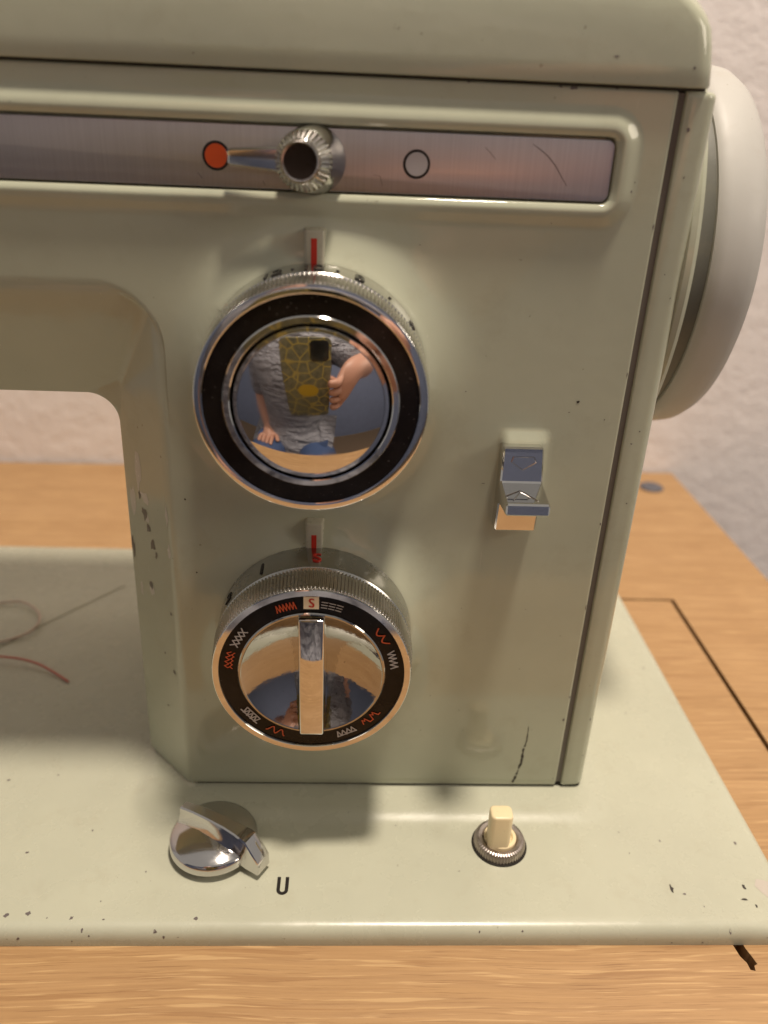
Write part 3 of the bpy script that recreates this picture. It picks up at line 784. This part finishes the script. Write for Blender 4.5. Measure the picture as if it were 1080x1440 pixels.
# ---- paint damage, and a reflection painted on the cheek
def chip(mbx, cx, cy, w, h, place, seed):
    rn = random.Random(seed); n_ = 9; vv = []
    for k in range(n_):
        a = 2 * math.pi * k / n_; s = rn.uniform(0.45, 1.15)
        vv.append(place(cx + w * 0.6 * s * math.cos(a), cy + h * 0.6 * s * math.sin(a)))
    mbx.add(vv, [tuple(range(n_))])
def bed_p(x, y):
    z = plinth(x, y) + 0.045
    d = y - BY0
    if d < 2.8:
        for a in range(1, 5):
            if ed[a] <= d <= ed[a + 1]: z -= lerp(dr[a], dr[a + 1], (d - ed[a]) / max(1e-6, ed[a + 1] - ed[a])); break
    return (x, y, z)
BEDC = [(-92.4, 165.6, 0.85, 0.66), (-79.6, 167.6, 0.68, 0.44), (-78.4, 141.5, 0.68, 0.66), (-64.4, 148.4, 0.51, 0.66), (-56.3, 127.8, 0.34, 0.44), (-47.8, 135.9, 0.34, 0.44), (-76.7, 124.1, 1.19, 1.1), (-71.8, 124.5, 1.53, 1.32), (-61.7, 123.4, 0.85, 0.88), (-67.2, 123.4, 0.34, 0.44), (-54.3, 123.0, 0.51, 0.44), (-33.4, 123.2, 1.02, 0.88),
        (83.8, 129.9, 1.02, 0.5), (83.3, 145.8, 0.51, 0.66), (103.3, 145.2, 0.85, 0.88), (73.2, 148.7, 0.34, 0.44), (74.0, 141.9, 0.34, 0.44), (1.4, 154.0, 0.34, 0.22), (13.9, 150.5, 0.34, 0.44), (105.7, 166.8, 0.34, 0.44), (103.6, 220.0, 0.51, 0.66), (89.9, 196.3, 0.68, 0.44), (96.8, 197.5, 0.34, 0.44), (29.1, 136.3, 0.51, 0.22), (87.4, 126.4, 0.34, 0.44), (-117.2, 261.7, 0.34, 0.44)]
mbx = MB()
for k, q in enumerate(BEDC): chip(mbx, *q, bed_p, k)
FRONTC = [(-58.6, -0.9, 0.6, 0.6), (-57.0, -1.9, 0.45, 0.4), (-40.2, -2.2, 0.6, 0.8), (-42.3, -1.1, 0.9, 0.7), (-72.9, -2.6, 0.6, 0.8), (-60.9, -3.3, 0.3, 0.4), (-37.0, -2.2, 0.3, 0.2), (91.6, -1.2, 0.6, 0.8), (32.2, -1.2, 0.45, 0.5), (42.3, -1.0, 0.45, 0.4), (77.9, -4.1, 0.45, 0.4), (85.3, -4.1, 0.6, 0.4)]
def front_p(x, z):
    y = BY0
    for a in range(1, 5):
        if -dr[a] <= z <= -dr[a + 1]: y = BY0 + lerp(ed[a], ed[a + 1], (z + dr[a]) / (dr[a] - dr[a + 1]))
    return (x, y - 0.05, z)
for k, q in enumerate(FRONTC): chip(mbx, *q, front_p, 100 + k)
def face_p(x, z): return (x, fy(x, z) - 0.05, z)
for k, q in enumerate([(38.3, 150.0, 0.31, 0.32), (24.4, 115.3, 0.31, 0.32), (47.5, 111.2, 0.46, 0.16), (58.3, 25.4, 0.62, 0.8), (58.2, 4.6, 0.31, 0.48), (55.6, 109.7, 0.31, 0.32), (30.3, 93.7, 0.78, 0.16), (12.7, 145.0, 0.3, 0.2), (39.5, 173.6, 1.6, 0.7), (37.0, 173.7, 0.8, 0.4), (47.5, 173.7, 0.9, 0.3), (20, 173.7, 0.5, 0.3), (58.8, 150, 0.35, 1.0), (58.9, 120, 0.3, 1.3), (58.8, 84, 0.4, 0.9), (58.9, 61, 0.3, 1.6), (58.8, 33, 0.4, 0.6), (53.6, 158, 0.3, 0.4), (53.2, 156.3, 0.4, 0.6), (-20, 38, 0.4, 0.3), (22, 33, 0.3, 0.3), (28, 60, 0.25, 0.25), (44, 60, 0.25, 0.3)]): chip(mbx, *q, face_p, 200 + k)
def strip_p(x, z):
    y = YF if x < 64.6 else YF + 0.03 + 2.8 * (1 - math.sqrt(max(0, 1 - ((x - 64.6) / 2.6) ** 2)))
    return (x, y - 0.06, z)
for k, q in enumerate([(62.2, 167.5, 0.6, 1.1), (65.0, 136.3, 0.3, 0.32), (63.9, 107.2, 0.31, 0.4), (62.6, 104.2, 0.46, 0.32), (64.1, 89.5, 0.46, 0.32), (63.1, 159.2, 0.31, 0.48), (65.6, 25.5, 0.4, 0.8), (62.9, 141, 0.3, 0.3)]): chip(mbx, *q, strip_p, 300 + k)
for k, q in enumerate([(46.3, 178.8, 1.08, 0.22), (60.8, 177.5, 0.46, 0.48), (-29.6, 176.2, 0.46, 0.22), (12.9, 181.3, 0.31, 0.32), (50.9, 184.7, 0.7, 0.4)]):
    chip(mbx, *q, lambda x, z: (x, 161.93 + max(0, z - 178) * 0.06, z), 400 + k)
ch = mbx.build('paint_chips', CHIP, mach, 0); tag(ch, 'small bare chips in the green enamel', kind='stuff')
mbx = MB()
SCR = [(49.1, 22.9, .08), (49.3, 18.4, .16), (48.7, 14.7, .3), (48.6, 10.3, .38), (48.0, 6.9, .26), (47.5, 4.6, .34), (46.8, 2.6, .6)]
vv = []
sub = []
for a, b_ in zip(SCR[:-1], SCR[1:]):
    for k in range(6): sub.append(tuple(lerp(a[i], b_[i], k / 6) for i in range(3)))
rn = random.Random(5)
for x, z, w in sub:
    w *= rn.uniform(0.5, 1.25); e = rn.uniform(-0.08, 0.08); vv += [face_p(x - w + e, z), face_p(x + w + e, z)]
mbx.add(vv, [(2 * i, 2 * i + 1, 2 * i + 3, 2 * i + 2) for i in range(len(sub) - 1) if rn.random() > 0.08])
for k, q in enumerate([(49.1, 113.6, 0.62, 0.62), (-37.5, 88, 0.4, 0.5), (-36, 69, 0.5, 0.4)]): chip(mbx, *q, face_p, 500 + k)
for k, q in enumerate([(81.2, 131.5, 0.9, 2.1), (99.7, 132.0, 0.68, 1.32), (98.2, 128.4, 1.9, 0.5), (100.3, 126.6, 0.5, 1.0), (-48, 176.5, 0.3, 0.3)]): chip(mbx, *q, bed_p, 520 + k)
# nicks on the left cheek
def cheek_p(v_, z):
    zt_ = lerp(136.6, 108.0, v_) - 2.0
    x = lerp(lerp(-39.2, -54.6, v_), lerp(-41.0, -56.2, v_), (zt_ - z) / (zt_ - ZB)); y = YF + 14.5 * gv(v_)
    return (x - 0.05, y - 0.05, z)
sc = mbx.build('deep_scratches', CHIPD, mach, 0); tag(sc, 'dark scratches and gouges in the green enamel', kind='stuff')
mbx = MB()
chip(mbx, 105.0, 130.8, 5.0, 7.5, bed_p, 3)
ck = MB()
for k, (a, z, w, h) in enumerate([(.62, 80, .12, 3.6), (.56, 76.5, .09, 3.2), (.50, 72.5, .09, 4.0), (.95, 68, .06, 5.0), (.62, 60, .07, 2.6), (.70, 84, .05, 2.0), (.44, 70, .05, 1.6), (.22, 55.5, .04, 1.0), (.24, 37.5, .05, 1.2), (.42, 41.5, .03, .8), (.45, 24, .03, .8)]):
    chip(ck, a, z, w, h, cheek_p, 540 + k)
tag(ck.build('cheek_nicks', NICK, mach, 0), 'grey brown nicks in the enamel of the pillar cheek', kind='stuff')
pm_ = MB()  # bright reflection in the glossy cheek, painted as pale patches
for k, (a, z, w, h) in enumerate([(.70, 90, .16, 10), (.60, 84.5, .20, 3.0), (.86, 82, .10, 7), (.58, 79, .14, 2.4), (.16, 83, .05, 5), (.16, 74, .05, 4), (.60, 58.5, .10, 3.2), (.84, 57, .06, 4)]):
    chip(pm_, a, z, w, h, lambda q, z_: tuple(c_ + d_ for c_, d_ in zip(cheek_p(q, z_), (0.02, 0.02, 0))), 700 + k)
tag(pm_.build('pale_reflections', CHEEK_REFL, mach, 0), 'pale painted reflection patches down the pillar cheek', kind='stuff')
wp = mbx.build('worn_patch', SCUFF, mach, 0); tag(wp, 'rubbed pinkish patch at the bed corner')

# ================================================================== loose threads and a modelled shadow line
def thread(name, pts, r, mat, label):
    v, f = tube(spline(pts, 10), r, 8); o = build(name, v, f, mat, None, 60); tag(o, label, 'thread'); return o
thread('pink_thread', [(-150, 207, 0.3), (-127.6, 214.1, 1.4), (-120.3, 218.5, 2.0), (-110.9, 218.3, 2.0), (-103.1, 216.2, 1.6), (-96.9, 212.9, 1.0), (-90.0, 208.2, 0.4)], 0.36, PINK, 'short curved red-pink thread end lying on the green machine bed')
thread('pale_thread', [(-160, 240, 0.45), (-142.5, 247.7, 0.6), (-129.3, 252.9, 1.2), (-121.6, 253.2, 1.6), (-114.5, 248.1, 1.6), (-111.1, 242.0, 1.6), (-111.3, 235.7, 1.4), (-115.7, 231.2, 1.0), (-125.9, 226.7, 0.6), (-160, 214, 0.45)], 0.42, PALEPINK, 'pale pink thread looped on the green machine bed')
thread('shadow_line', [(-150, 183, 0.2), (-123.5, 220.1, 0.2), (-114.6, 233.6, 0.2), (-102.6, 249.9, 0.2), (-87.9, 268.2, 0.2)], 0.15, SHADOWT, 'straight thin grey strand standing for a shadow line slantwise on the green machine bed')  # grey strand added in place of a straight cast shadow

# ================================================================== what the chrome mirrors: a seated person holding a phone
def CW(x, y, z):                                   # a point in mm relative to the phone's lens: right, down along the phone, toward the machine
    return CP / K + RX * x + RY * y + RZ * z
def cam_box(name, x0, x1, y0, y1, z0, z1, r, mat, parent, rc=None):
    bm = bmesh.new(); bmesh.ops.create_cube(bm, size=1)
    for v in bm.verts: v.co = Vector((x0 if v.co.x < 0 else x1, y0 if v.co.y < 0 else y1, z0 if v.co.z < 0 else z1))
    if rc: bmesh.ops.bevel(bm, geom=[e for e in bm.edges if abs(e.verts[0].co.z - e.verts[1].co.z) > 0.5], offset=rc, segments=6, affect='EDGES', profile=0.5)
    if r: bmesh.ops.bevel(bm, geom=[e for e in bm.edges if abs(e.verts[0].co.z - e.verts[1].co.z) < 1e-4], offset=r, segments=2, affect='EDGES', profile=0.5)
    for v in bm.verts: v.co = CW(*v.co) * K
    bmesh.ops.recalc_face_normals(bm, faces=bm.faces)
    me = bpy.data.meshes.new(name); bm.to_mesh(me); bm.free()
    me.polygons.foreach_set('use_smooth', [True] * len(me.polygons)); me.set_sharp_from_angle(angle=math.radians(40))
    return link(name, me, parent, mat)
def cam_disc(name, cx, cy, rx, ry, z0, z1, mat, parent, n=40):
    v = [CW(cx + rx * math.cos(2 * math.pi * k / n), cy + ry * math.sin(2 * math.pi * k / n), z) for z in (z0, z1) for k in range(n)]
    f = [(k, (k + 1) % n, n + (k + 1) % n, n + k) for k in range(n)] + [tuple(range(n)), tuple(range(n, 2 * n))]
    return build(name, [tuple(q) for q in v], f, mat, parent, 40)
phone = empty('smartphone', tuple(CW(-22, 130, -9)), 'phone in a patterned olive case held up to photograph the machine', 'phone')
cam_box('case', -68, 18, -18, 150, -13, -4.6, 1.2, CASE, phone, 9)
cam_box('camera_module', -17, 13.5, -13.5, 20, -5.5, -2.9, 0.6, PHONEB, phone, 7)
for lx, ly in ((0, 0), (0, 14), (-11, 7)): cam_disc('lens', lx, ly, 5, 5, -3.2, -2.5, PHONEB, phone, 28)
cam_disc('grip_pad', -23, 76, 19, 13, -4.8, -3.2, YELLOW, phone)
cam_box('screen', -56, 14, -14, 130, -13.6, -12.9, 0, PHONEB, phone, 7)

def skin_mesh(name, joints, edges, root, sub=2):
    me = bpy.data.meshes.new(name)
    me.from_pydata([Vector(j[:3]) for j in joints], edges, [])
    o = bpy.data.objects.new('tmp', me); COL.objects.link(o)
    sk = o.modifiers.new('s', 'SKIN'); sk.use_smooth_shade = True
    for i, j in enumerate(joints):
        d = me.skin_vertices[0].data[i]; r = j[3]; d.radius = r if isinstance(r, tuple) else (r, r); d.use_root = (i == root)
    sb = o.modifiers.new('d', 'SUBSURF'); sb.levels = sub; sb.render_levels = sub
    dg = bpy.context.evaluated_depsgraph_get(); out = bpy.data.meshes.new_from_object(o.evaluated_get(dg)); out.name = name
    bpy.data.objects.remove(o); out.polygons.foreach_set('use_smooth', [True] * len(out.polygons))
    return out
px = -0.11
J, E = [], []
def J_(x, y, z, r, prev=None):
    J.append((x, y, z, r)); i = len(J) - 1
    if prev is not None: E.append((prev, i))
    return i
pel = J_(px, -.36, -.24, (.15, .11)); sp = J_(px, -.33, -.08, (.13, .10), pel); ch = J_(px, -.29, .10, (.145, .105), sp)
uc = J_(px, -.28, .24, (.12, .09), ch); nk = J_(px, -.26, .33, .055, uc); hd0 = J_(px, -.24, .41, (.06, .07), nk)
hd1 = J_(px, -.23, .48, (.075, .09), hd0); hd2 = J_(px, -.24, .55, (.072, .085), hd1); hd3 = J_(px, -.25, .60, (.045, .05), hd2)
J_(px, -.142, .475, .012, hd1)                      # nose
def arm(sx, elbow, wrist, palm, fingers, thumb):
    sh = J_(px + sx * .17, -.28, .25, .055, uc); el = J_(*elbow, .042, sh); mid = J_(*[lerp(elbow[k], wrist[k], .35) for k in range(3)], .041, el)
    wr = J_(*wrist, .027, mid); pm = J_(*palm, (.034, .020), wr)
    for fing in fingers:
        p_ = pm
        for k, q in enumerate(fing): p_ = J_(*q, .0095 - .001 * k, p_)
    p_ = pm
    for k, q in enumerate(thumb): p_ = J_(*q, .0115 - .0012 * k, p_)
def cm(x, y, z): return tuple(CW(x, y, z) * K)
arm(1, (.165, -.17, .165), cm(72, 52, -40), cm(46, 84, -24),
    [[cm(36, 62 + 19 * k, -8 + k), cm(28, 58 + 19 * k, 4), cm(11 + 2 * k, 58 + 19 * k, 4.5)] for k in range(4)],
    [cm(44, 92, -40), cm(30, 74, -34), cm(8, 60, -24)])
arm(-1, (-.30, -.36, .0), (-.235, -.27, -.135), (-.215, -.225, -.16),
    [[(-.245 + .018 * k, -.19, -.158), (-.242 + .018 * k, -.165, -.163), (-.240 + .018 * k, -.147, -.172)] for k in range(4)],
    [(-.185, -.225, -.158), (-.170, -.20, -.160), (-.162, -.18, -.166)])
for sx in (-1, 1):
    hp = J_(px + sx * .09, -.35, -.26, .095, pel); kn_ = J_(px + sx * .12, -.02, -.235, .065, hp); cf = J_(px + sx * .12, -.03, -.45, .055, kn_)
    an = J_(px + sx * .12, .0, -.68, .036, cf); J_(px + sx * .12, .03, -.722, .034, an); J_(px + sx * .125, .12, -.73, .026, len(J) - 1)
body = link('person', skin_mesh('person', J, E, 0), None, SKIN)
tag(body, 'seated person in a grey top holding up a phone, mirrored in the domed chrome cap', 'person')
# clothing follows the body with wider radii
def dress(name, idx, grow, mat):
    mp = {a: k for k, a in enumerate(idx)}
    js = [(*J[a][:3], tuple(q + grow for q in J[a][3]) if isinstance(J[a][3], tuple) else J[a][3] + grow) for a in idx]
    es = [(mp[a], mp[b_]) for a, b_ in E if a in mp and b_ in mp]
    return js, es
arms_idx = [i for i, j in enumerate(J) if j[3] in (.055, .042) and j[2] > -.05]
js, es = dress('shirt', [pel, sp, ch, uc] + arms_idx, 0.016, SHIRT)
js.append((px - .03, -.27, -.17, (.21, .14))); es.append((0, len(js) - 1))
link('shirt', skin_mesh('shirt', js, es, 0), body, SHIRT)
legs_idx = [pel] + [i for i, j in enumerate(J) if j[2] < -.2 and j[2] > -.7 and i != pel]
js, es = dress('jeans', legs_idx, 0.012, JEANS)
link('jeans', skin_mesh('jeans', js, es, 0), body, JEANS)
hv, hf_ = [], []
lathe_v, lathe_f = lathe([(78, 510), (88, 540), (84, 585), (60, 620), (1, 634)], 40, 0, 'Z', (px * 1000, -258, 0))
build('hair', lathe_v, lathe_f, HAIR, body, 60)
stool = empty('stool', (px * 1000, -370, -755), 'plain wooden stool under the seated person', 'stool')
lathe_obj('seat', [(0, -368), (165, -368), (170, -362), (170, -352), (165, -346), (0, -346)], STOOLW, stool, 48, 'Z', (px * 1000, -370, 0))
for a in (45, 135, 225, 315):
    ax, ay = math.cos(math.radians(a)), math.sin(math.radians(a))
    v, f = tube([(px * 1000 + 110 * ax, -370 + 110 * ay, -366), (px * 1000 + 150 * ax, -370 + 150 * ay, -755)], 16, 12); build('leg', v, f, STOOLW, stool, 40)
